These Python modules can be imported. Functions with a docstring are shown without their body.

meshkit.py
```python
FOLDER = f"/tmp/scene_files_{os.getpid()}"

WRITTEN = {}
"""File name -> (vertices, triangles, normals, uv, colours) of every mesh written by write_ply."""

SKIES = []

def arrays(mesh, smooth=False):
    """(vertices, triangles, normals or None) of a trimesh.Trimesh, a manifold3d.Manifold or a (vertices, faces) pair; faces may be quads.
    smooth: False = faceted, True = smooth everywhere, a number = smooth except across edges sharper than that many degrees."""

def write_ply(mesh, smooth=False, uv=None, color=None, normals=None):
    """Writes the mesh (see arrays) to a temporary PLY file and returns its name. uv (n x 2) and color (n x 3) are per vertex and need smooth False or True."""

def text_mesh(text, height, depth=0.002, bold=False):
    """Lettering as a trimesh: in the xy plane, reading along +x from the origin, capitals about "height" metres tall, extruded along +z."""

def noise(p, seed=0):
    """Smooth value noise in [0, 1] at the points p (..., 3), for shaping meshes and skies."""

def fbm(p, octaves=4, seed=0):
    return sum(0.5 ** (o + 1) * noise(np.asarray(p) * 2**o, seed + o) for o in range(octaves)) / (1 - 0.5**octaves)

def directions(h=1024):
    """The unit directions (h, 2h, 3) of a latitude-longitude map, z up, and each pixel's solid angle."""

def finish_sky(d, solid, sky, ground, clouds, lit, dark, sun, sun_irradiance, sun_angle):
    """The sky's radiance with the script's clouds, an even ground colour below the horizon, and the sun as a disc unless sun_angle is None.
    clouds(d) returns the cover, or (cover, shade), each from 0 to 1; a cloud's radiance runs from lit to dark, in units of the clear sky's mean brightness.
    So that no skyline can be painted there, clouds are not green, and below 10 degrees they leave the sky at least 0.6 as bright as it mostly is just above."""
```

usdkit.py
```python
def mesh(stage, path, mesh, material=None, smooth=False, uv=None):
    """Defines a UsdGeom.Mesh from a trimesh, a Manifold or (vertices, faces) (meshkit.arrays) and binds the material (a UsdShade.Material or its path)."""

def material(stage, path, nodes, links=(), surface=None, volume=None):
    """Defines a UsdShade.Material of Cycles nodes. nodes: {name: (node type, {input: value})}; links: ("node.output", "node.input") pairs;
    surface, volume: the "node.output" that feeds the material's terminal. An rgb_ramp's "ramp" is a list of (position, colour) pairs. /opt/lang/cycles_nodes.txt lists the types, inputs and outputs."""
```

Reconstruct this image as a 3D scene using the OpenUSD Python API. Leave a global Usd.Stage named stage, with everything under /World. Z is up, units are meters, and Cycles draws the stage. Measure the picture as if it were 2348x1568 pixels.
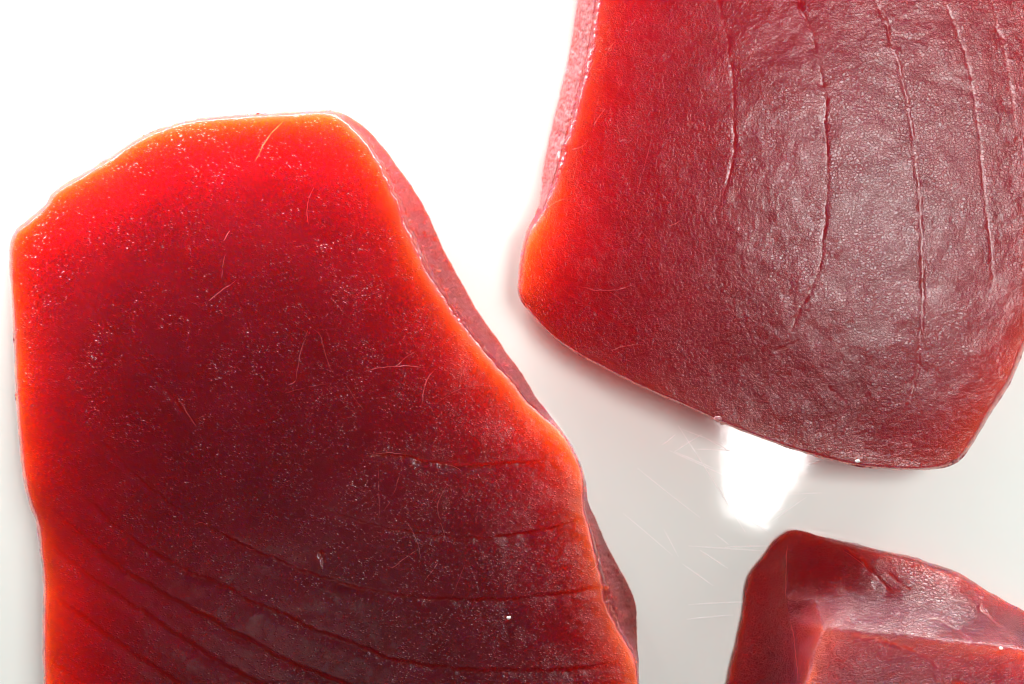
import math, numpy as np, trimesh, usdkit, meshkit
from scipy.spatial import cKDTree, Delaunay
from scipy.interpolate import LinearNDInterpolator
from scipy.ndimage import gaussian_filter1d
from pxr import Usd, UsdGeom, UsdLux, UsdShade, Gf, Sdf, Vt
import shapely
from shapely.geometry import Polygon

# ------------------------------------------------------------------ camera, lamps, exposure
stage = Usd.Stage.CreateInMemory()
UsdGeom.SetStageUpAxis(stage, "Z"); UsdGeom.SetStageMetersPerUnit(stage, 1.0)
UsdGeom.Xform.Define(stage, "/World"); UsdGeom.Scope.Define(stage, "/World/Looks")
L = "/World/Looks/"
H = 0.45                       # camera height over the board, looking straight down
WIDE = 0.30                    # metres of board across the picture
cam = UsdGeom.Camera.Define(stage, "/World/camera")
cam.AddTranslateOp().Set(Gf.Vec3d(0, 0, H))
cam.CreateFocalLengthAttr(50.0); cam.CreateHorizontalApertureAttr(50.0 * WIDE / H)
cam.CreateFStopAttr(9.0); cam.CreateFocusDistanceAttr(H - 0.030)
cam.CreateExposureAttr(0.0)
cam.CreateClippingRangeAttr(Gf.Vec2f(0.01, 100))

# W window, S softbox, FL / FR left and right fills, C ceiling lamp, A dim room; col, sc, rad, g: scattering of the flesh
P = dict(rg=.075,meth="random_walk_skin",s2=1150.,b2=.0001,f0=.25,f1=.7,C=2.5,c1=.05,c2=.4,bd=.00019,ro=.11,W=120., S=29., A=.03, wy=.6, wz=.062, wh=.11, ww=1.9, col=(0.038,0.0029,0.0068), sc=.047, rad=(1,.15,.03), g=.7, bs=0.0, FL=.25, FR=1.4, fz=.14, rz=.5,wx=-.06, sior=1.4)
WINDOW, SOFTBOX, AMBIENT = P["W"], P["S"], P["A"]

dome = UsdLux.DomeLight.Define(stage, "/World/room_light")
dm = usdkit.material(stage, L + "room_air", {"b": ("background_shader", {"color": (1.0, 0.98, 0.955), "strength": AMBIENT})}, [], surface="b.background")
UsdShade.MaterialBindingAPI.Apply(dome.GetPrim()).Bind(dm)

def rect_light(name, pos, target, w, h, intensity, color):
    l = UsdLux.RectLight.Define(stage, "/World/" + name)
    z = np.array(pos, float) - np.array(target, float); z /= np.linalg.norm(z)
    x = np.cross([0, 0, 1.0], z); x /= np.linalg.norm(x); y = np.cross(z, x)
    m = Gf.Matrix4d(*x, 0, *y, 0, *z, 0, *map(float, pos), 1)
    l.AddTransformOp().Set(m)
    l.CreateWidthAttr(w); l.CreateHeightAttr(h); l.CreateIntensityAttr(intensity); l.CreateColorAttr(Gf.Vec3f(*color))
    return l
rect_light("window_light", (P["wx"], P["wy"], P["wz"]), (0, 0.05, 0.03), P["ww"], P["wh"], WINDOW, (1.0, 0.985, 0.96))
rect_light("left_fill_light", (-0.95, -0.05, P["fz"]), (0, 0, 0.03), 1.1, 0.26, P["FL"], (1.0, 0.985, 0.955))
rect_light("right_fill_light", (0.85, -0.1, P["rz"]), (0, 0, 0.03), 1.1, 0.5, P["FR"], (1.0, 0.99, 0.975))

rect_light("ceiling_light", (-0.20, -0.27, 1.0), (-0.06, -0.08, 0.03), 0.17, 0.09, P["C"], (1.0, 0.99, 0.98))

# ------------------------------------------------------------------ helpers
def world(q, z):
    """A point of the block at height z that stands under the picture position q (2347 px wide photograph)."""
    q = np.asarray(q, float); z = np.asarray(z, float)
    k = (H - z) / H * WIDE / 2347
    return np.stack([(q[..., 0] - 1173.5) * k, -(q[..., 1] - 784) * k, z + 0 * q[..., 0]], -1)

def chaikin(p, n=2, closed=False):
    p = np.asarray(p, float)
    for _ in range(n):
        a, b = (p, np.roll(p, -1, 0)) if closed else (p[:-1], p[1:])
        m = np.empty((2 * len(a), p.shape[1])); m[0::2] = .75 * a + .25 * b; m[1::2] = .25 * a + .75 * b
        p = m if closed else np.vstack([p[:1], m, p[-1:]])
    return p

def resample(p, step, closed=False):
    p = np.asarray(p, float)
    if closed: p = np.vstack([p, p[:1]])
    s = np.r_[0, np.cumsum(np.linalg.norm(np.diff(p[:, :2], axis=0), axis=1))]
    n = max(2, int(s[-1] / step)); t = np.linspace(0, s[-1], n + 1)
    if closed: t = t[:-1]
    return np.stack([np.interp(t, s, p[:, k]) for k in range(p.shape[1])], 1)

def tag(prim, label=None, cat=None, group=None, kind=None):
    for k, v in (("label", label), ("category", cat), ("group", group), ("kind", kind)):
        if v: prim.SetCustomDataByKey(k, v)
    return prim
COUNT = {}
def name_under(parent, name):
    c = COUNT[(parent, name)] = COUNT.get((parent, name), -1) + 1
    return f"{parent}/{name}" + (f"_{c:03d}" if c else "")
def thing(name, label, cat, group=None, kind=None):
    p = name_under("/World", name); x = UsdGeom.Xform.Define(stage, p)
    tag(x.GetPrim(), label, cat, group, kind); return p
def part(parent, name, mesh, mat, smooth=True, label=None, prim=None):
    m = usdkit.mesh(stage, name_under(parent, name), mesh, L + mat, smooth=smooth)
    if label: tag(m.GetPrim(), label)
    for k, v in (prim or {}).items():
        UsdGeom.PrimvarsAPI(m).CreatePrimvar(k, Sdf.ValueTypeNames.FloatArray, "vertex").Set(Vt.FloatArray.FromNumpy(np.asarray(v, np.float32)))
    return m

def tube(path, r, sides=6):
    """A tapered strand along path (n x 3) with radii r (n)."""
    path = np.asarray(path, float); n = len(path); r = np.broadcast_to(r, n)
    t = np.gradient(path, axis=0); t /= np.linalg.norm(t, axis=1, keepdims=True)
    u = np.cross(t, [0, 0, 1.0]); u /= np.maximum(np.linalg.norm(u, axis=1, keepdims=True), 1e-9); w = np.cross(u, t)
    a = np.linspace(0, 2 * np.pi, sides, endpoint=False)
    v = path[:, None] + r[:, None, None] * (np.cos(a)[None, :, None] * u[:, None] + np.sin(a)[None, :, None] * w[:, None])
    v = v.reshape(-1, 3); f = []
    for i in range(n - 1):
        for j in range(sides):
            a0, a1 = i * sides + j, i * sides + (j + 1) % sides
            f += [[a0, a1, a1 + sides], [a0, a1 + sides, a0 + sides]]
    v = np.vstack([v, path[:1], path[-1:]]); c0, c1 = len(v) - 2, len(v) - 1
    for j in range(sides):
        f += [[c0, (j + 1) % sides, j], [c1, (n - 1) * sides + j, (n - 1) * sides + (j + 1) % sides]]
    m = trimesh.Trimesh(v, np.array(f), process=False)
    if m.volume < 0: m.invert()
    return m

# ------------------------------------------------------------------ materials
def tuna(name, drops, cells, distance, stretch=(1, 1, 1), rot=0.0, color=P["col"], rough=0.2, spec=0.5, dense=1.0, warp=0.0007, scale=1900.0, patch=(0.38, 0.68), streak=(0.0, 0.5, 0.5)):
    """Wet raw flesh: subsurface scattering under a wet skin of small beads (drops) and fibre ends (cells)."""
    usdkit.material(stage, L + name, {
        "g": ("geometry", {}),
        "mp": ("mapping", {"rotation": (0, 0, rot), "scale": stretch}),
        "warp": ("noise_texture", {"scale": 600.0, "detail": 3.0, "roughness": 0.65}),
        "wv": ("vector_math", {"math_type": "multiply_add", "vector2": (warp, warp, warp)}),
        "seam": ("attribute", {"attribute": "seam"}),
        "v": ("voronoi_texture", {"feature": "f1", "scale": scale, "randomness": 1.0}),
        "ve": ("voronoi_texture", {"feature": "distance_to_edge", "scale": scale * 1.15, "randomness": 1.0}),
        "dome": ("map_range", {"range_type": "smootherstep", "from_min": 0.0, "from_max": 0.62, "to_min": 1.0, "to_max": 0.0, "clamp": True}),
        "cs": ("separate_color", {}),
        "pick": ("map_range", {"from_min": 0.35, "from_max": 0.9, "clamp": True}),
        "patch": ("noise_texture", {"scale": 110.0, "detail": 6.0, "roughness": 0.75}),
        "amp": ("map_range", {"from_min": patch[0], "from_max": patch[1], "to_min": 0.05, "to_max": 1.0, "clamp": True}),
        "d1": ("math", {"math_type": "multiply"}), "d2": ("math", {"math_type": "multiply"}),
        "flat": ("map_range", {"range_type": "smoothstep", "from_min": 0.0, "from_max": 0.2, "clamp": True}),
        "n2": ("noise_texture", {"scale": scale * 0.5, "detail": 1.0, "roughness": 0.5}),
        "st": ("mapping", {"rotation": (0, 0, rot + streak[0]), "scale": (1.0, streak[1], 1.0)}),
        "n3": ("noise_texture", {"scale": scale * 0.9, "detail": 1.0, "roughness": 0.5}),
        "c3": ("math", {"math_type": "multiply_add", "value2": streak[2]}),
        "c1": ("math", {"math_type": "multiply_add", "value2": 0.85}),
        "ca": ("map_range", {"from_min": 0.35, "from_max": 0.65, "to_min": cells * 0.5, "to_max": cells * 1.4, "clamp": True}), "c2": ("math", {"math_type": "multiply"}),
        "h": ("math", {"math_type": "multiply_add", "value2": drops}),
        "calm": ("map_range", {"from_min": 0.1, "from_max": 0.8, "to_min": 1.0, "to_max": 0.45, "clamp": True}),
        "flank": ("attribute", {"attribute": "flank"}),
        "ro": ("map_range", {"to_min": rough, "to_max": 0.34}), "sp": ("map_range", {"to_min": spec, "to_max": 0.08}),
        "fn": ("noise_texture", {"scale": 1300.0, "detail": 3.0, "roughness": 0.7}), "fm": ("math", {"math_type": "multiply"}), "ft": ("math", {"math_type": "multiply_add", "value2": 4.0}),
        "bump": ("bump", {"distance": distance, "strength": 1.0}),
        "tone": ("noise_texture", {"scale": 42.0, "detail": 4.0, "roughness": 0.55}),
        "tr": ("map_range", {"from_min": 0.3, "from_max": 0.7, "clamp": True}),
        "col": ("mix_color", {"a": tuple(c * 0.8 for c in color), "b": tuple(c * 1.25 for c in color)}),
        "col2": ("mix_color", {"b": (color[0] * 1.3, color[1], color[2])}),
        "p": ("principled_bsdf", {"roughness": rough, "ior": 1.38, "specular_ior_level": 0.5, "subsurface_weight": 1.0,
              "subsurface_method": P["meth"], "subsurface_scale": P["sc"] * dense, "subsurface_radius": P["rad"], "subsurface_anisotropy": P["g"]}),
    }, [("g.position", "warp.vector"), ("warp.color", "wv.vector1"), ("g.position", "wv.vector3"), ("wv.vector", "mp.vector"),
        ("mp.vector", "v.vector"), ("mp.vector", "ve.vector"), ("mp.vector", "n2.vector"), ("g.position", "patch.vector"), ("g.position", "tone.vector"),
        ("v.distance", "dome.value"), ("v.color", "cs.color"), ("cs.r", "pick.value"), ("patch.fac", "amp.value"),
        ("dome.result", "d1.value1"), ("pick.result", "d1.value2"), ("d1.value", "d2.value1"), ("amp.result", "d2.value2"),
        ("ve.distance", "flat.value"), ("flat.result", "c1.value1"), ("n2.fac", "c1.value3"), ("c1.value", "c3.value3"), ("wv.vector", "st.vector"), ("st.vector", "n3.vector"), ("n3.fac", "c3.value1"), ("c3.value", "c2.value1"), ("patch.fac", "ca.value"), ("ca.result", "c2.value2"),
        ("d2.value", "h.value1"), ("c2.value", "h.value3"), ("flank.fac", "ro.value"), ("ro.result", "p.roughness"), ("flank.fac", "sp.value"), ("sp.result", "p.specular_ior_level"), ("g.position", "fn.vector"), ("fn.fac", "fm.value1"), ("flank.fac", "fm.value2"), ("fm.value", "ft.value1"), ("h.value", "ft.value3"), ("ft.value", "bump.height"), ("seam.fac", "calm.value"), ("calm.result", "bump.strength"), ("bump.normal", "p.normal"),
        ("tone.fac", "tr.value"), ("tr.result", "col.fac"), ("col.result", "col2.a"), ("seam.fac", "col2.fac"), ("col2.result", "p.base_color")], surface="p.BSDF")
tuna("tuna_flesh_smooth", 0.68, P["c1"], P["bd"], rot=0.35, stretch=(0.7, 1.2, 1), rough=P["ro"])
tuna("tuna_flesh_grained", 0.35, P["c2"], scale=P["s2"], distance=P["b2"], rot=-0.15, stretch=(0.8, 1.1, 1), rough=P["rg"], dense=1.2, color=(0.066, 0.0030, 0.0095), warp=0.0012, patch=(0.4, 0.7), streak=(1.25, 0.4, 1.3))
tuna("tuna_flesh_chunk", 0.45, 1.0, P["b2"], scale=900.0, rot=0.6, stretch=(0.65, 1.3, 1), rough=P["ro"] + .03, spec=0.24, dense=0.7, color=(0.036, 0.0028, 0.0080), warp=0.0018)

def sheen_shell(name, f0, f1, color): usdkit.material(stage, L + name, {
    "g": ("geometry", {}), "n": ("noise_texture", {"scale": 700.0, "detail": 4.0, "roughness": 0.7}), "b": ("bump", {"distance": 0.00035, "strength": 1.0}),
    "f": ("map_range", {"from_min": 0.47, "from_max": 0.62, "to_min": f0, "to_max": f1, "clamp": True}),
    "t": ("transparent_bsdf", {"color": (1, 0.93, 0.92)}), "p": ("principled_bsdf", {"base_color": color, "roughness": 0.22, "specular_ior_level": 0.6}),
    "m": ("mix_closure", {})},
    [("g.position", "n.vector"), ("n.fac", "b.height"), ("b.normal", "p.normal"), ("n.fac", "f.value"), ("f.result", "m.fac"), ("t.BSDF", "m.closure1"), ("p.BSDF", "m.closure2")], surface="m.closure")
sheen_shell("sheen_thin", 0.0, 0.12, (0.16, 0.06, 0.065)); sheen_shell("sheen_pale", 0.12, 0.55, (0.28, 0.16, 0.17))  # patchy pale colour paints the wet sheen of the side faces
def plain(name, color, rough, sss=0.0):
    usdkit.material(stage, L + name, {"g": ("geometry", {}), "n": ("noise_texture", {"scale": 900.0, "detail": 3.0}), "b": ("bump", {"distance": 0.0001, "strength": 0.6}),
        "p": ("principled_bsdf", {"base_color": color, "roughness": rough, "subsurface_weight": sss, "subsurface_scale": 0.0015, "subsurface_radius": (1.0, 0.5, 0.4)})},
        [("g.position", "n.vector"), ("n.fac", "b.height"), ("b.normal", "p.normal")], surface="p.BSDF")
plain("sinew_red", (0.13, 0.010, 0.014), 0.22, 0.8)
plain("sinew_pale", (0.24, 0.06, 0.068), 0.16, 0.7)
plain("fat_yellow", (0.75, 0.32, 0.06), 0.2, 0.8)
plain("fat_white", (0.75, 0.62, 0.58), 0.2, 0.5)
plain("scratch_plastic", (0.93, 0.93, 0.92), 0.4)
usdkit.material(stage, L + "board_plastic", {
    "g": ("geometry", {}),
    "n": ("noise_texture", {"scale": 300.0, "detail": 3.0}), "b": ("bump", {"distance": 0.00002, "strength": 0.25}),
    "n2": ("noise_texture", {"scale": 14.0, "detail": 2.0}), "r": ("map_range", {"from_min": 0.3, "from_max": 0.7, "to_min": 0.02, "to_max": 0.035}),
    "p": ("principled_bsdf", {"base_color": (0.76, 0.825, 0.785), "ior": 1.5, "subsurface_weight": 1.0 if P["bs"] else 0.0, "subsurface_scale": P["bs"], "subsurface_radius": (1, .95, .85)})},
    [("g.position", "n.vector"), ("n.fac", "b.height"), ("b.normal", "p.normal"), ("g.position", "n2.vector"), ("n2.fac", "r.value"), ("r.result", "p.roughness")], surface="p.BSDF")
usdkit.material(stage, L + "counter_paint", {"p": ("principled_bsdf", {"base_color": (0.75, 0.74, 0.72), "roughness": 0.6})}, [], surface="p.BSDF")
usdkit.material(stage, L + "lamp_diffuser", {"e": ("emission", {"color": (1.0, 0.99, 0.975), "strength": SOFTBOX})}, [], surface="e.emission")
usdkit.material(stage, L + "lamp_housing", {"p": ("principled_bsdf", {"base_color": (0.6, 0.6, 0.6), "roughness": 0.6})}, [], surface="p.BSDF")

# ------------------------------------------------------------------ setting
def plate(x0, x1, y0, y1, z0, z1, r):
    import manifold3d as m3
    c = m3.CrossSection.square((x1 - x0 - 2 * r, y1 - y0 - 2 * r)).translate((x0 + r, y0 + r)).offset(r, m3.JoinType.Round, circular_segments=64)
    return m3.Manifold.extrude(c, z1 - z0).translate((0, 0, z0))
tag(usdkit.mesh(stage, "/World/counter", plate(-2, 2, -2, 2, -0.06, -0.02, 0.01), L + "counter_paint").GetPrim(), kind="structure")
board = thing("cutting_board", "glossy white plastic cutting board with fine knife scratches under the three tuna blocks", "cutting board")
part(board, "slab", plate(-0.34, 0.34, -0.24, 0.26, -0.02, 0, 0.02), "board_plastic", smooth=30)

# softbox over the blocks, mirrored in the board
ZL = 1.0
quad = [(1668, 1172), (1748, 1208), (1850, 1055), (2330, 290), (2250, 180), (1560, 180), (1500, 260), (1590, 760), (1662, 985)]
kq = (H + ZL) / H * WIDE / 2347
pts = np.array([((x - 1173.5) * kq, -(y - 784) * kq) for x, y in quad])
lamp = thing("softbox_lamp", "bright studio softbox hung above the board, seen only mirrored in it", "lamp")
lq = trimesh.Trimesh(np.c_[pts, np.full(len(pts), ZL)], np.array([[0, 2, 1], [0, 8, 2], [8, 3, 2], [8, 7, 3], [7, 4, 3], [7, 6, 4], [6, 5, 4]]), process=False)
if lq.face_normals[0, 2] > 0: lq.invert()
part(lamp, "diffuser", lq, "lamp_diffuser", smooth=False)
hs = trimesh.creation.extrude_polygon(Polygon(pts).buffer(0.012), 0.08, engine="earcut"); hs.apply_translation((0, 0, ZL + 0.004))
part(lamp, "housing", hs, "lamp_housing", smooth=False)

# ------------------------------------------------------------------ blocks of tuna
def make_block(outline, top, seams=(), pits=(), step=2.6, seed=0, rough=0.00006, mid=0.0004, under=0.25, jag=2.0, zfun=None, bumps=()):
    """outline: rows (px, py, w, e, kind) - silhouette point, width in px of the edge band, height fraction at the silhouette, 0 = rounded / 1 = straight flank.
    top(q): height of the top. seams: (polyline, depth m, half-width px, step m). Returns world mesh vertices, faces, seam values, height function."""
    rng = np.random.default_rng(seed)
    o = resample(chaikin(outline, 2, True), 3.0, True)
    nn = np.roll(o[:, :2], -1, 0) - np.roll(o[:, :2], 1, 0); nn = np.stack([nn[:, 1], -nn[:, 0]], 1); nn /= np.linalg.norm(nn, axis=1, keepdims=True)
    if Polygon(o[:, :2]).exterior.is_ccw is False: nn = -nn
    j = (meshkit.fbm(np.c_[o[:, :2] / 26, np.full(len(o), seed)], 4, seed) - .5) * 2.4 * jag + (meshkit.fbm(np.c_[o[:, :2] / 5, np.full(len(o), seed)], 2, seed + 3) - .5) * 0.5 * jag
    ob = o.copy(); ob[:, :2] += nn * j[:, None]
    poly = Polygon(ob[:, :2]).buffer(0)
    tree = cKDTree(o[:, :2])
    def height(q):
        q = np.asarray(q, float)
        d, i = tree.query(q, k=6)
        wt = 1 / (d ** 2 + 4); wt /= wt.sum(1, keepdims=True)
        w, e, kd = (np.sum(wt * o[i][:, :, c], 1) for c in (2, 3, 4))
        wob = (meshkit.fbm(np.c_[q / 22, np.full(len(q), 2.2)], 3, seed + 21) - .5) * 14 + (meshkit.fbm(np.c_[q / 6, np.full(len(q), 4.2)], 2, seed + 22) - .5) * 5
        t = np.clip((d[:, 0] + wob * np.clip(w / 30, 0.12, 1) * np.clip(d[:, 0] / 8, 0, 1)) / w, 0, None)
        flank = np.clip((1.02 - t) * 9, 0, 1) * np.clip(0.3 + kd, 0, 1)
        bandw = np.clip(kd * 1.5, 0, 1) * np.clip((w - 11) / 8, 0, 1)
        rnd = np.sqrt(np.clip(1 - (1 - np.clip(t, 0, 1)) ** 2, 0, 1))
        k = 0.35; lin = np.minimum(t, 1) - np.clip(k - np.abs(t - 1), 0, None) ** 2 / (4 * k)
        lin = np.clip(lin, 0, 1)
        f = rnd * (1 - kd) + lin * kd
        T = top(q)
        z = T * (e + (1 - e) * f) if zfun is None else zfun(q)
        inner = np.clip(d[:, 0] / 10, 0, 1)
        p = q / 2347 * WIDE
        p3 = np.c_[p, np.full(len(p), seed * 1.7)]
        z = z + inner * ((meshkit.fbm(p3 / 0.012, 3, seed) - .5) * mid + (meshkit.fbm(p3 / 0.0028, 3, seed + 9) - .5) * rough * 2)
        if zfun is None: z = z - inner * flank * bandw * (meshkit.fbm(np.c_[q / 7, np.full(len(q), .7)], 3, seed + 30) - .5) * 0.0011
        s = np.zeros(len(q))
        for line, depth, hw, stp in seams:
            ln = resample(chaikin(line, 2), 2.0)
            ln[:, :2] += (np.stack([meshkit.fbm(np.c_[ln[:, :2] / 30, np.full(len(ln), a)], 3, 5) for a in (1, 2)], 1) - .5) * 9
            ln[:, :2] += (np.stack([meshkit.fbm(np.c_[ln[:, :2] / 8, np.full(len(ln), a)], 2, 6) for a in (3, 4)], 1) - .5) * 3.5
            dd, ii = cKDTree(ln[:, :2]).query(q, distance_upper_bound=hw * 12)
            ok = np.isfinite(dd); ii = np.where(ok, ii, 0); dd = np.where(ok, dd, 1e9)
            u = ii / len(ln); fade = np.clip(np.minimum(u, 1 - u) * 12, 0, 1) * np.clip(2.4 * meshkit.fbm(np.c_[ln[ii] / 26, 0 * ii], 3, 3) - 0.1, 0.55, 1.2)
            tv = np.gradient(ln[:, :2], axis=0)[ii]; side = np.sign(tv[:, 0] * (q - ln[ii, :2])[:, 1] - tv[:, 1] * (q - ln[ii, :2])[:, 0])
            hwv = hw * (0.6 + 0.9 * meshkit.fbm(np.c_[ln[ii] / 15, 0 * ii + 5.5], 2, 13))
            g = np.exp(-(dd / hwv) ** 2) * fade
            z -= depth * g
            z -= stp * fade * np.where(side > 0, np.exp(-(dd / (hw * 5)) ** 2), 0) * (1 - np.exp(-(dd / hw) ** 2))
            s = np.maximum(s, g if depth > 0 else 0)
        for px, py, rx, ry, dz in list(pits) + list(bumps):
            r = ((q[:, 0] - px) / rx) ** 2 + ((q[:, 1] - py) / ry) ** 2
            z -= dz * np.exp(-r)
        return np.maximum(z, 0.0012), s, flank if zfun is None else 0 * s
    # triangulation: boundary, two offset rings, jittered grid
    bd = ob[:, :2]
    x0, y0, x1, y1 = poly.bounds
    gx, gy = np.meshgrid(np.arange(x0, x1, step), np.arange(y0, y1, step * .866))
    gx = gx + (np.arange(gx.shape[0]) % 2)[:, None] * step / 2
    gp = np.c_[gx.ravel(), gy.ravel()] + rng.uniform(-.2, .2, (gx.size, 2)) * step
    near = (gp[:, 0] > -120) & (gp[:, 0] < 2470) & (gp[:, 1] > -120) & (gp[:, 1] < 1690)
    gp = gp[near | (rng.random(len(gp)) < 0.08)]
    gp = gp[shapely.contains_xy(poly, gp[:, 0], gp[:, 1])]
    db = cKDTree(bd).query(gp)[0]; gp = gp[db > 1.4]
    pts = np.vstack([bd, gp]); nb = len(bd)
    tri = Delaunay(pts).simplices
    c = pts[tri].mean(1); tri = tri[shapely.contains_xy(poly, c[:, 0], c[:, 1])]
    a, b, c_ = pts[tri[:, 0]], pts[tri[:, 1]], pts[tri[:, 2]]
    ar = (b[:, 0] - a[:, 0]) * (c_[:, 1] - a[:, 1]) - (b[:, 1] - a[:, 1]) * (c_[:, 0] - a[:, 0])
    tri = tri[np.abs(ar) > 1e-6]; ar = ar[np.abs(ar) > 1e-6]
    tri = np.where((ar > 0)[:, None], tri[:, ::-1], tri)          # y is flipped in world
    z, s, fl = height(pts)
    V = [world(pts, z)]; S = [s]
    # wall and underside
    z0 = z[:nb]; p0 = V[0][:nb]
    wn = np.c_[nn[:, 0], -nn[:, 1]]; 
    wn = gaussian_filter1d(wn, 12, axis=0, mode="wrap")
    inset = under * gaussian_filter1d(z0, 6, mode="wrap")
    rows = []
    for u in (0.3, 0.6, 0.85, 1.0):
        zz = z0 * (1 - u) + 0.0004 * u
        q = p0[:, :2] - wn * (inset * u ** 1.6)[:, None]
        q = q + wn * ((meshkit.fbm(np.c_[p0[:, :2] / 0.006, zz / 0.004], 3, seed + 4) - .5) * 0.0005)[:, None] * (u < 1)
        rows.append(np.c_[q, zz])
    base = len(V[0]); F = [tri]; prev = np.arange(nb)
    for k, r in enumerate(rows):
        cur = base + k * nb + np.arange(nb); V.append(r); S.append(np.zeros(nb))
        n1, n2 = np.roll(prev, -1), np.roll(cur, -1)
        F += [np.stack([prev, n1, n2], 1), np.stack([prev, n2, cur], 1)]
        prev = cur
    ctr = sum(len(v) for v in V); V.append(rows[-1].mean(0)[None]); S.append(np.zeros(1))
    F.append(np.stack([prev, np.roll(prev, -1), np.full(nb, ctr)], 1))
    V, S, F = np.vstack(V), np.concatenate(S), np.vstack(F)
    # make wall winding agree with the top sheet
    wall = F[len(tri):]
    e_top = {(x, y) for t in tri for x, y in ((t[0], t[1]), (t[1], t[2]), (t[2], t[0])) if x < nb and y < nb}
    if (0, 1) in e_top: wall = wall[:, ::-1]
    F = np.vstack([tri, wall])
    m = trimesh.Trimesh(V, F, process=False)
    if m.volume < 0: F = F[:, ::-1]
    mesh = (V, F)
    # added shell over the side band, wet sheen put into its pale colour
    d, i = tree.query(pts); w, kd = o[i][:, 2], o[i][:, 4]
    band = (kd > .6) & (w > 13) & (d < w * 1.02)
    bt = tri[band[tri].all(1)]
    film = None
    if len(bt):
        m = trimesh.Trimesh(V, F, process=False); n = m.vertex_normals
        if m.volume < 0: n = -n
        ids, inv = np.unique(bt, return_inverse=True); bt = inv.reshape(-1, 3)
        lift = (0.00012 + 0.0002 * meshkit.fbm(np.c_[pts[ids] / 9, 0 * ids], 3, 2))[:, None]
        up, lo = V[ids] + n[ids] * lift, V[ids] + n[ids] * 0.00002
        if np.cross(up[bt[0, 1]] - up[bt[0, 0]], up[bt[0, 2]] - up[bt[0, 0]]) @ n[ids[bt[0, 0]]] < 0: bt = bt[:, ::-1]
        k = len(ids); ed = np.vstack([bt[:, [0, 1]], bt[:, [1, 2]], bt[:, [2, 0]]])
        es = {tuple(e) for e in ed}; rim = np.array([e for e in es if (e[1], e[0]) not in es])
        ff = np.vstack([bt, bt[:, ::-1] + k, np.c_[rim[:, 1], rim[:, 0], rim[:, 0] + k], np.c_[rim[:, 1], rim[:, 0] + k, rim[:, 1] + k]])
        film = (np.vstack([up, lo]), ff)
    return mesh, (S, np.r_[fl, np.full(len(S) - len(fl), 1.0)]), height, film

def block_thing(name, label, cat, mat, group=None, **kw):
    p = thing(name, label, cat, group)
    mesh, S, height, film = make_block(**kw)
    part(p, "flesh", mesh, mat, smooth=True, prim={"seam": S[0], "flank": S[1]})
    if film and name != "tuna_chunk": part(p, "sheen_shell", film, "sheen_pale" if "top right" in label else "sheen_thin", smooth=True, label="added pale shell painting the wet sheen along the side face")
    return p, height

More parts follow.
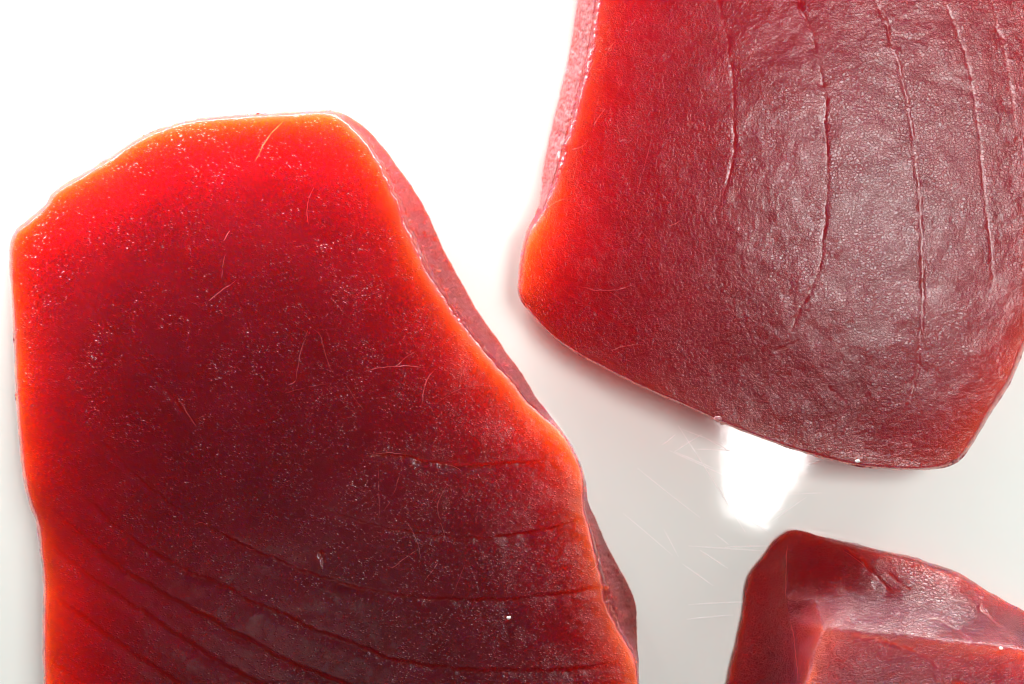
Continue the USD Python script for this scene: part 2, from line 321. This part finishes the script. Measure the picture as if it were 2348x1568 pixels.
# --- large block on the left
R, F_ = 0, 1
o1 = [(20, 540, 9, .62, R), (62, 505, 9, .62, R), (104, 470, 9, .62, R), (120, 438, 9, .62, R), (180, 403, 9, .62, R), (250, 362, 9, .62, R), (310, 318, 9, .62, R), (380, 288, 9, .62, R), (450, 270, 9, .62, R), (560, 262, 9, .62, R), (700, 254, 9, .62, R), (762, 252, 9, .62, R),
      (800, 265, 14, .35, F_), (850, 303, 18, .2, F_), (905, 372, 26, .1, F_), (945, 430, 38, .07, F_), (985, 497, 47, .06, F_), (1010, 560, 48, .06, F_), (1055, 645, 44, .06, F_), (1100, 722, 38, .06, F_), (1155, 800, 32, .1, F_), (1205, 870, 24, .25, F_), (1240, 930, 14, .5, F_),
      (1290, 985, 5, .72, R), (1325, 1045, 5, .72, R), (1343, 1100, 5, .72, R), (1347, 1150, 10, .5, F_), (1372, 1205, 20, .25, F_), (1398, 1265, 26, .15, F_), (1440, 1338, 50, .15, F_), (1458, 1385, 52, .12, F_), (1459, 1440, 38, .2, F_), (1460, 1480, 14, .4, F_), (1465, 1530, 5, .72, R), (1466, 1580, 5, .72, R), (1475, 1720, 6, .72, R),
      (1100, 1790, 11, .72, R), (500, 1790, 11, .72, R), (110, 1770, 9, .72, R), (99, 1640, 7, .72, R), (99, 1560, 7, .72, R), (97, 1480, 7, .72, R), (98, 1400, 7, .72, R), (99, 1330, 7, .72, R), (92, 1270, 7, .72, R), (86, 1205, 8, .72, R), (62, 1145, 9, .72, R), (46, 1060, 10, .72, R), (40, 970, 9, .72, R), (33, 870, 8, .72, R), (30, 740, 7, .72, R), (22, 640, 7, .72, R)]
def top1(q):
    u = (q[:, 0] - 560) * 0.30 + (q[:, 1] - 262) * 0.95
    sm = 1 - np.exp(-np.logaddexp(0, (u + 160) / 60) * 60 / 330)
    l = 1 / (1 + np.exp(-(q[:, 0] - 90) / 45))
    return 0.016 + 0.018 * sm + 0.004 * l * sm - 0.003 * (1 - l)
Z = lambda pts, ox, oy, s: [(ox + s * x, oy + s * y) for x, y in pts]
seams1 = [
    ([(125, 1093), (196, 1143), (243, 1187), (303, 1235), (337, 1255), (405, 1299), (506, 1339), (573, 1380), (658, 1413), (733, 1450), (834, 1484), (902, 1514), (1003, 1531), (1138, 1535), (1306, 1535), (1441, 1514)], 0.00013, 3.11, 0.00019),
    ([(111, 1164), (189, 1228), (270, 1299), (337, 1336), (418, 1383), (492, 1423), (587, 1477), (674, 1525), (782, 1562), (860, 1600)], 0.00016, 3.56, 0.00024),
    ([(100, 1235), (185, 1305), (270, 1366), (337, 1410), (391, 1444), (472, 1498), (556, 1548), (640, 1590)], 0.00016, 3.56, 0.00024),
    ([(105, 1360), (189, 1410), (253, 1457), (303, 1494), (357, 1531), (405, 1565), (450, 1600)], 0.00016, 3.56, 0.00024),
    ([(100, 1505), (142, 1535), (189, 1565), (230, 1600)], 0.00013, 3.56, 0.00019),
    ([(418, 1174), (506, 1224), (573, 1258), (674, 1302), (733, 1322), (834, 1353), (935, 1369), (1070, 1376), (1171, 1373), (1306, 1359), (1400, 1345)], 0.00010, 2.67, 0.00014),
    ([(733, 1154), (800, 1187), (868, 1208), (949, 1221), (1036, 1231), (1121, 1233), (1205, 1221), (1272, 1208), (1345, 1184)], 0.00009, 1.98, 0.00010),
    ([(838, 1043), (885, 1038), (942, 1047), (986, 1057), (1036, 1063), (1104, 1062), (1240, 1058)], 0.00009, 1.98, 0.00043),
    ([(175, 640), (210, 700), (290, 800), (360, 870), (430, 950), (455, 985)], 0.00009, 1.98, 0.00014),
    ([(230, 1010), (330, 1110), (420, 1175)], 0.00007, 1.98, 0.00010),
    ([(520, 640), (560, 720), (575, 760)], 0.00005, 1.98, 0.00005),
]
blk1, h1 = block_thing("tuna_block", "largest dark red tuna block on the left, orange at its top edge", "tuna block", "tuna_flesh_smooth",
    outline=o1, top=top1, seams=seams1, pits=[(736, 1272, 5, 8, .0006), (741, 1288, 3, 9, .0005)], seed=1, under=.12)

# --- block at the top right
o2 = [(1335, -230, 20, .06, F_), (1325, -40, 42, .05, F_), (1322, 20, 40, .05, F_), (1308, 110, 40, .05, F_), (1290, 190, 38, .05, F_), (1265, 290, 36, .05, F_), (1243, 390, 32, .06, F_), (1243, 440, 16, .1, F_), (1228, 490, 12, .2, F_), (1205, 530, 10, .72, R), (1195, 575, 8, .72, R), (1188, 630, 7, .72, R), (1184, 672, 6, .72, R),
      (1205, 705, 5, .72, R), (1250, 760, 5, .72, R), (1310, 805, 5, .72, R), (1390, 848, 5, .72, R), (1480, 893, 5, .72, R), (1580, 935, 5, .72, R), (1650, 968, 5, .72, R), (1730, 1000, 5, .72, R), (1850, 1042, 5, .72, R), (1960, 1070, 6, .72, R), (2080, 1080, 7, .72, R), (2150, 1076, 8, .72, R), (2195, 1062, 9, .72, R), (2230, 1020, 11, .72, R), (2275, 940, 13, .72, R), (2310, 890, 13, .72, R), (2332, 845, 13, .72, R), (2350, 790, 13, .72, R),
      (2440, 640, 13, .72, R), (2560, 400, 13, .72, R), (2600, 100, 13, .72, R), (2560, -700, 13, .72, R), (2000, -760, 13, .72, R), (1500, -760, 13, .72, R)]
def top2(q):
    sp = lambda t: np.logaddexp(0, t * 6) / 6
    sm = lambda t: 1 - np.exp(-1.6 * sp(t))
    d = sm((q[:, 0] - 1230 + (800 - q[:, 1]) * -0.08) / 420)
    e = sm((-0.36 * (q[:, 0] - 1180) + 1.0 * (q[:, 1] - 690)) / -300)
    return 0.016 + 0.012 * d + 0.004 * e
seams2 = [
    ([(1640, -60), (1652, 30), (1670, 100), (1680, 200), (1683, 300), (1680, 360), (1668, 420), (1640, 480)], 0.00008, 4.88, 0.00001),
    ([(1800, -60), (1827, 0), (1860, 80), (1885, 170), (1893, 250), (1890, 330), (1897, 420), (1890, 500), (1885, 590), (1860, 660), (1830, 710), (1800, 790)], 0.00010, 4.88, 0.00001),
    ([(1985, -60), (2010, 0), (2050, 110), (2075, 200), (2090, 300), (2100, 380), (2110, 500), (2115, 620), (2113, 730), (2105, 840), (2090, 900), (2070, 965)], 0.00011, 4.88, 0.00001),
    ([(2140, -60), (2165, 0), (2210, 110), (2235, 220), (2245, 330), (2255, 430), (2270, 560), (2280, 680)], 0.00007, 4.88, 0.00001),
    ([(2255, -60), (2270, 0), (2310, 150), (2330, 300)], 0.00005, 4.88, 0.00001),
    ([(1770, 808), (1800, 795), (1835, 783)], 0.00007, 3.90, 0.00001),
    ([(1205, 600), (1255, 640), (1300, 670), (1400, 735), (1480, 770)], 0.00002, 3.90, 0.00001),
    ([(1340, 660), (1400, 668), (1448, 655)], -0.00003, 2.93, 0.00001),
    ([(1890, 880), (1960, 940), (1850, 1010), (1830, 1030)], 0.00004, 3.90, 0.00001),
]
blk2, h2 = block_thing("tuna_block", "tuna block at the top right with grey sheen and long curved grain lines", "tuna block", "tuna_flesh_grained",
    outline=o2, top=top2, seams=seams2, seed=2, under=.16, rough=.00008, mid=.0007)

# --- small chunk at the bottom right
o3 = [(1655, 1640), (1669, 1567), (1681, 1511), (1698, 1445), (1708, 1395), (1711, 1345), (1719, 1318), (1751, 1278), (1778, 1242), (1798, 1222), (1818, 1214), (1841, 1216), (1881, 1230), (1938, 1242), (2014, 1260), (2098, 1278), (2148, 1295), (2198, 1312), (2248, 1345), (2291, 1371), (2346, 1398), (2500, 1480), (2560, 1600), (2540, 1780), (2200, 1830), (1700, 1800)]
ctl = [(x, y, .003) for x, y in o3[1:10]] + [(x, y, .003 + .012 * min(1, i / 4)) for i, (x, y) in enumerate(o3[10:20])] + [(x, y, .012) for x, y in o3[20:]] + [(1655, 1640, .004),
       (1888, 1441, .043), (1998, 1451, .0435), (2131, 1463, .0438), (2264, 1476, .0440), (2346, 1488, .0442), (2450, 1505, .0445),
       (1858, 1511, .0448), (1840, 1567, .0463), (1825, 1640, .0475), (2000, 1540, .0468), (2200, 1560, .0473), (2380, 1600, .0477), (2000, 1700, .052), (2300, 1700, .052),
       (1822, 1250, .010), (1806, 1300, .0165), (1802, 1372, .022), (1812, 1420, .026), (1824, 1480, .030), (1829, 1567, .033), (1822, 1640, .034),
       (1755, 1400, .0125), (1760, 1490, .016), (1750, 1567, .0165), (1764, 1310, .010),
       (1858, 1300, .0175), (1870, 1372, .030), (1926, 1264, .0165), (1996, 1322, .0245), (1940, 1385, .0345), (2030, 1400, .035), (2095, 1388, .0325),
       (2030, 1295, .0195), (2120, 1325, .0215), (2200, 1360, .023), (2270, 1410, .0272)]
ctl = np.array(ctl, float)
lin3 = LinearNDInterpolator(ctl[:, :2], ctl[:, 2])
seams3 = [
    ([(1925, 1253), (1965, 1278), (2010, 1325), (2048, 1355)], 0.00054, 4.40, 0.00030),
    ([(2035, 1310), (2088, 1355)], 0.00045, 3.30, 0.00015),
    ([(2238, 1388), (2270, 1420), (2300, 1448)], 0.00045, 4.40, 0.00015),
    ([(1804, 1260), (1802, 1310), (1802, 1372), (1812, 1420), (1826, 1480), (1832, 1567), (1835, 1620)], -0.00023, 4.40, 0.00000),
    ([(1940, 1450), (2120, 1500), (2160, 1540)], 0.00014, 4.40, 0.00005),
    ([(2120, 1410), (2180, 1430), (2230, 1480)], 0.00023, 4.40, 0.00010),
]
o3b = [(x, y, 20, .1, F_) for x, y in o3]
def z3(q):
    offs = [(0, 0)] + [(r * math.cos(t), r * math.sin(t)) for r in (4, 9) for t in np.linspace(0, 2 * math.pi, 8)[:-1]]
    return np.mean([np.nan_to_num(lin3(q + np.array(f)) * 0.78, nan=.003) for f in offs], 0)
blk3, h3 = block_thing("tuna_chunk", "small maroon tuna chunk with sloping facets in the bottom right corner", "tuna block", "tuna_flesh_chunk",
    outline=o3b, top=lambda q: np.full(len(q), .04), zfun=z3, seams=seams3, seed=3, under=.1, rough=.0002, mid=.0012)

# ------------------------------------------------------------------ strands of sinew and fat lying in the cut faces
def strand(parent, h, line, r, mat, name="sinew", sink=0.7):
    q = resample(chaikin(line, 2), 3.0)
    n = len(q); wob = (np.stack([meshkit.fbm(np.c_[q / 16, np.full(n, a + r * 9e3)], 3, 7) for a in (1, 2)], 1) - .5) * 6
    q = q + wob
    z = h(q)[0]
    rr = r * (0.35 + 0.9 * meshkit.fbm(np.c_[q / 12, np.full(n, 3.3)], 3, 11)) * np.clip(np.minimum(np.linspace(0, 1, n), np.linspace(1, 0, n)) * 6, 0.15, 1)
    v = world(q, z - rr * (0.45 + 0.9 * sink * meshkit.fbm(np.c_[q / 7, np.full(n, 8.8)], 2, 17)))
    return part(parent, name, tube(v, rr), mat, smooth=True)
def fleck(parent, h, px, py, r, mat, name, seed):
    m = trimesh.creation.icosphere(2, r); v = np.array(m.vertices)
    v *= (0.6 + 0.8 * meshkit.fbm(v / r * 1.1 + seed * 3.1, 3, seed))[:, None] * np.array([1.25, .9, .55])
    z = float(h(np.array([[px, py]], float))[0][0])
    m.vertices = v + world(np.array([px, py], float), z + 0.1 * r)
    return part(parent, name, m, mat, smooth=True)
k = 0.000095
S1 = [([(648, 278), (628, 300), (608, 325), (595, 350), (585, 372)], 2.2, "fat_yellow"), 
  ([(540, 643), (513, 663), (477, 689)], 1.7, "sinew_pale"), ([(525, 528), (519, 540), (513, 552)], 2.2, "sinew_pale"), ([(518, 580), (510, 610), (509, 640)], 1.6, "sinew_red"),
  ([(710, 749), (693, 793), (683, 836), (678, 873)], 1.8, "sinew_red"), ([(678, 873), (668, 880), (660, 882)], 1.8, "sinew_pale"), ([(713, 749), (737, 769), (743, 803), (757, 846), (767, 859)], 1.6, "sinew_red"),
  ([(793, 879), (810, 913), (833, 939)], 1.5, "sinew_red"), ([(833, 853), (867, 843), (907, 838), (947, 839), (977, 844)], 1.4, "sinew_pale"), ([(903, 842), (920, 828), (953, 803)], 1.4, "sinew_pale"),
  ([(996, 848), (980, 866), (970, 896), (967, 926)], 1.8, "sinew_pale"), ([(987, 933), (1023, 909), (1053, 893), (1090, 883), (1143, 886)], 1.7, "sinew_red"), ([(1030, 904), (1046, 896), (1058, 890)], 1.7, "sinew_pale"),
  ([(868, 1069), (866, 1123), (870, 1171), (868, 1201)], 1.5, "sinew_red"), ([(922, 1066), (908, 1117), (895, 1150), (878, 1174)], 1.8, "sinew_red"), ([(1036, 1096), (1013, 1130), (999, 1164), (1013, 1204), (1020, 1228), (1028, 1255)], 1.7, "sinew_red"),
  ([(932, 1194), (949, 1224), (962, 1262), (962, 1302)], 1.6, "sinew_red"), ([(1097, 1154), (1092, 1180), (1090, 1201)], 1.4, "sinew_red"), ([(1065, 1295), (1053, 1326), (1033, 1373)], 1.6, "sinew_red"),
  ([(1003, 1289), (990, 1308), (976, 1327)], 1.5, "sinew_pale"), ([(886, 1297), (905, 1300), (922, 1282), (956, 1260)], 1.5, "sinew_pale"), ([(1350, 1309), (1367, 1299), (1373, 1272)], 1.5, "sinew_pale"),
  ([(1166, 1336), (1163, 1352), (1161, 1369)], 1.4, "sinew_red"), ([(720, 427), (703, 467), (707, 514)], 1.2, "sinew_pale"),
  ([(838, 1046), (860, 1040), (885, 1037), (930, 1042)], 2.0, "sinew_pale"), ([(1025, 1066), (1042, 1070), (1056, 1078)], 1.8, "sinew_pale"), ([(640, 905), (690, 890), (760, 878)], 1.2, "sinew_red"),
   ([(410, 915), (435, 955), (452, 980)], 1.4, "sinew_pale"),
  ([(442, 1205), (462, 1195), (478, 1206)], 1.6, "sinew_red"), ([(560, 1250), (575, 1262), (600, 1258)], 1.5, "sinew_red")]
for ln, r, m in S1: strand(blk1, h1, ln, r * k, m, "fat_strand" if m == "fat_yellow" else "sinew")
for i, (x, y, r) in enumerate([(1166, 1416, 5)]): fleck(blk1, h1, x, y, r * k, "fat_white", "fat_fleck", i)
S2 = [([(1334, 658), (1359, 665), (1393, 666), (1423, 663), (1451, 653)], 1.9, "sinew_pale"), ([(1393, 668), (1410, 676), (1428, 692)], 1.6, "sinew_red"), ([(1217, 590), (1259, 631), (1309, 682), (1376, 712)], 1.0, "sinew_red"),
  ([(1411, 93), (1398, 110), (1384, 130)], 1.4, "sinew_pale"), ([(1388, 248), (1374, 264), (1361, 287)], 1.5, "sinew_pale"), ([(1496, 310), (1481, 367), (1458, 450)], 1.0, "sinew_pale"), ([(1560, 506), (1546, 514), (1532, 519)], 1.5, "sinew_pale"),
  ([(1778, 803), (1811, 793), (1848, 783)], 2.6, "sinew_red"), ([(1790, 804), (1808, 798), (1822, 791)], 1.2, "sinew_pale"), ([(1395, 806), (1420, 796), (1465, 790)], 1.6, "sinew_pale"), ([(2085, 880), (2098, 870), (2106, 845)], 3.0, "sinew_red"), ([(2092, 905), (2096, 897), (2102, 884)], 3.4, "sinew_red"), ([(2062, 962), (2070, 957), (2080, 950)], 3.0, "sinew_red"),
  ([(1340, 180), (1352, 160), (1360, 140)], 1.4, "sinew_pale"), ([(1300, 345), (1330, 340), (1350, 322)], 1.4, "sinew_pale"), ([(1250, 480), (1275, 462), (1300, 455)], 1.5, "sinew_pale")]
for ln, r, m in S2: strand(blk2, h2, ln, r * k, m)
for i, (x, y, r, m) in enumerate([(1966, 1057, 6, "fat_white"), (1646, 960, 9, "sinew_pale"), (1657, 970, 6, "fat_white"), (2188, 1056, 9, "sinew_pale")]): fleck(blk2, h2, x, y, r * k, m, "fat_fleck", i + 20)
S3 = [([(1806, 1250), (1801, 1310), (1801, 1372)], 1.3, "sinew_pale"), ([(1812, 1420), (1824, 1480), (1829, 1560)], 1.3, "sinew_pale"), ([(1928, 1258), (1965, 1282), (2008, 1328), (2040, 1356)], 1.4, "sinew_pale")]
for ln, r, m in S3: strand(blk3, h3, ln, r * k, m)
for i, (x, y, r) in enumerate([(2294, 1486, 5)]): fleck(blk3, h3, x, y, r * k, "fat_white", "fat_fleck", i + 40)

# ------------------------------------------------------------------ knife scratches in the board
rng = np.random.default_rng(5)
SC = Z([(1180, 270), (1640, 1000), (1120, 440), (1540, 630), (900, 560), (1330, 900), (1200, 290), (1560, 430), (1070, 400), (1160, 330), (1250, 1095), (1790, 1130), (1500, 1105), (1790, 1095), (1330, 1125), (1520, 1250), (1210, 1220), (1420, 1370), (1430, 1010), (1530, 1090),
        (1820, 930), (2060, 760), (1930, 740), (2170, 730), (2060, 540), (2180, 510), (1150, 450), (1340, 330), (800, 870), (1140, 1160), (1080, 980), (1180, 1170), (1340, 340), (1600, 480), (1290, 430), (1560, 440), (1640, 900), (1800, 1000), (1160, 450), (1420, 560), (1850, 860), (1920, 830), (1250, 1500), (1760, 1480), (1240, 1600), (1560, 1570)], 1161.3, 886.3, .3333)
for i in range(0, len(SC), 2):
    a, b = np.array(SC[i]), np.array(SC[i + 1]); n = 14; t = np.linspace(0, 1, n)[:, None]
    perp = np.array([-(b - a)[1], (b - a)[0]]); q = a + (b - a) * t + perp * 0.02 * rng.normal() * (t * (1 - t))
    v = world(q, np.full(n, -0.00004)); rr = 0.00014 * rng.uniform(.7, 1.15) * np.clip(np.minimum(t, 1 - t)[:, 0] * 5, .5, 1)
    part(board, "scratch", tube(v, rr, 6), "scratch_plastic")
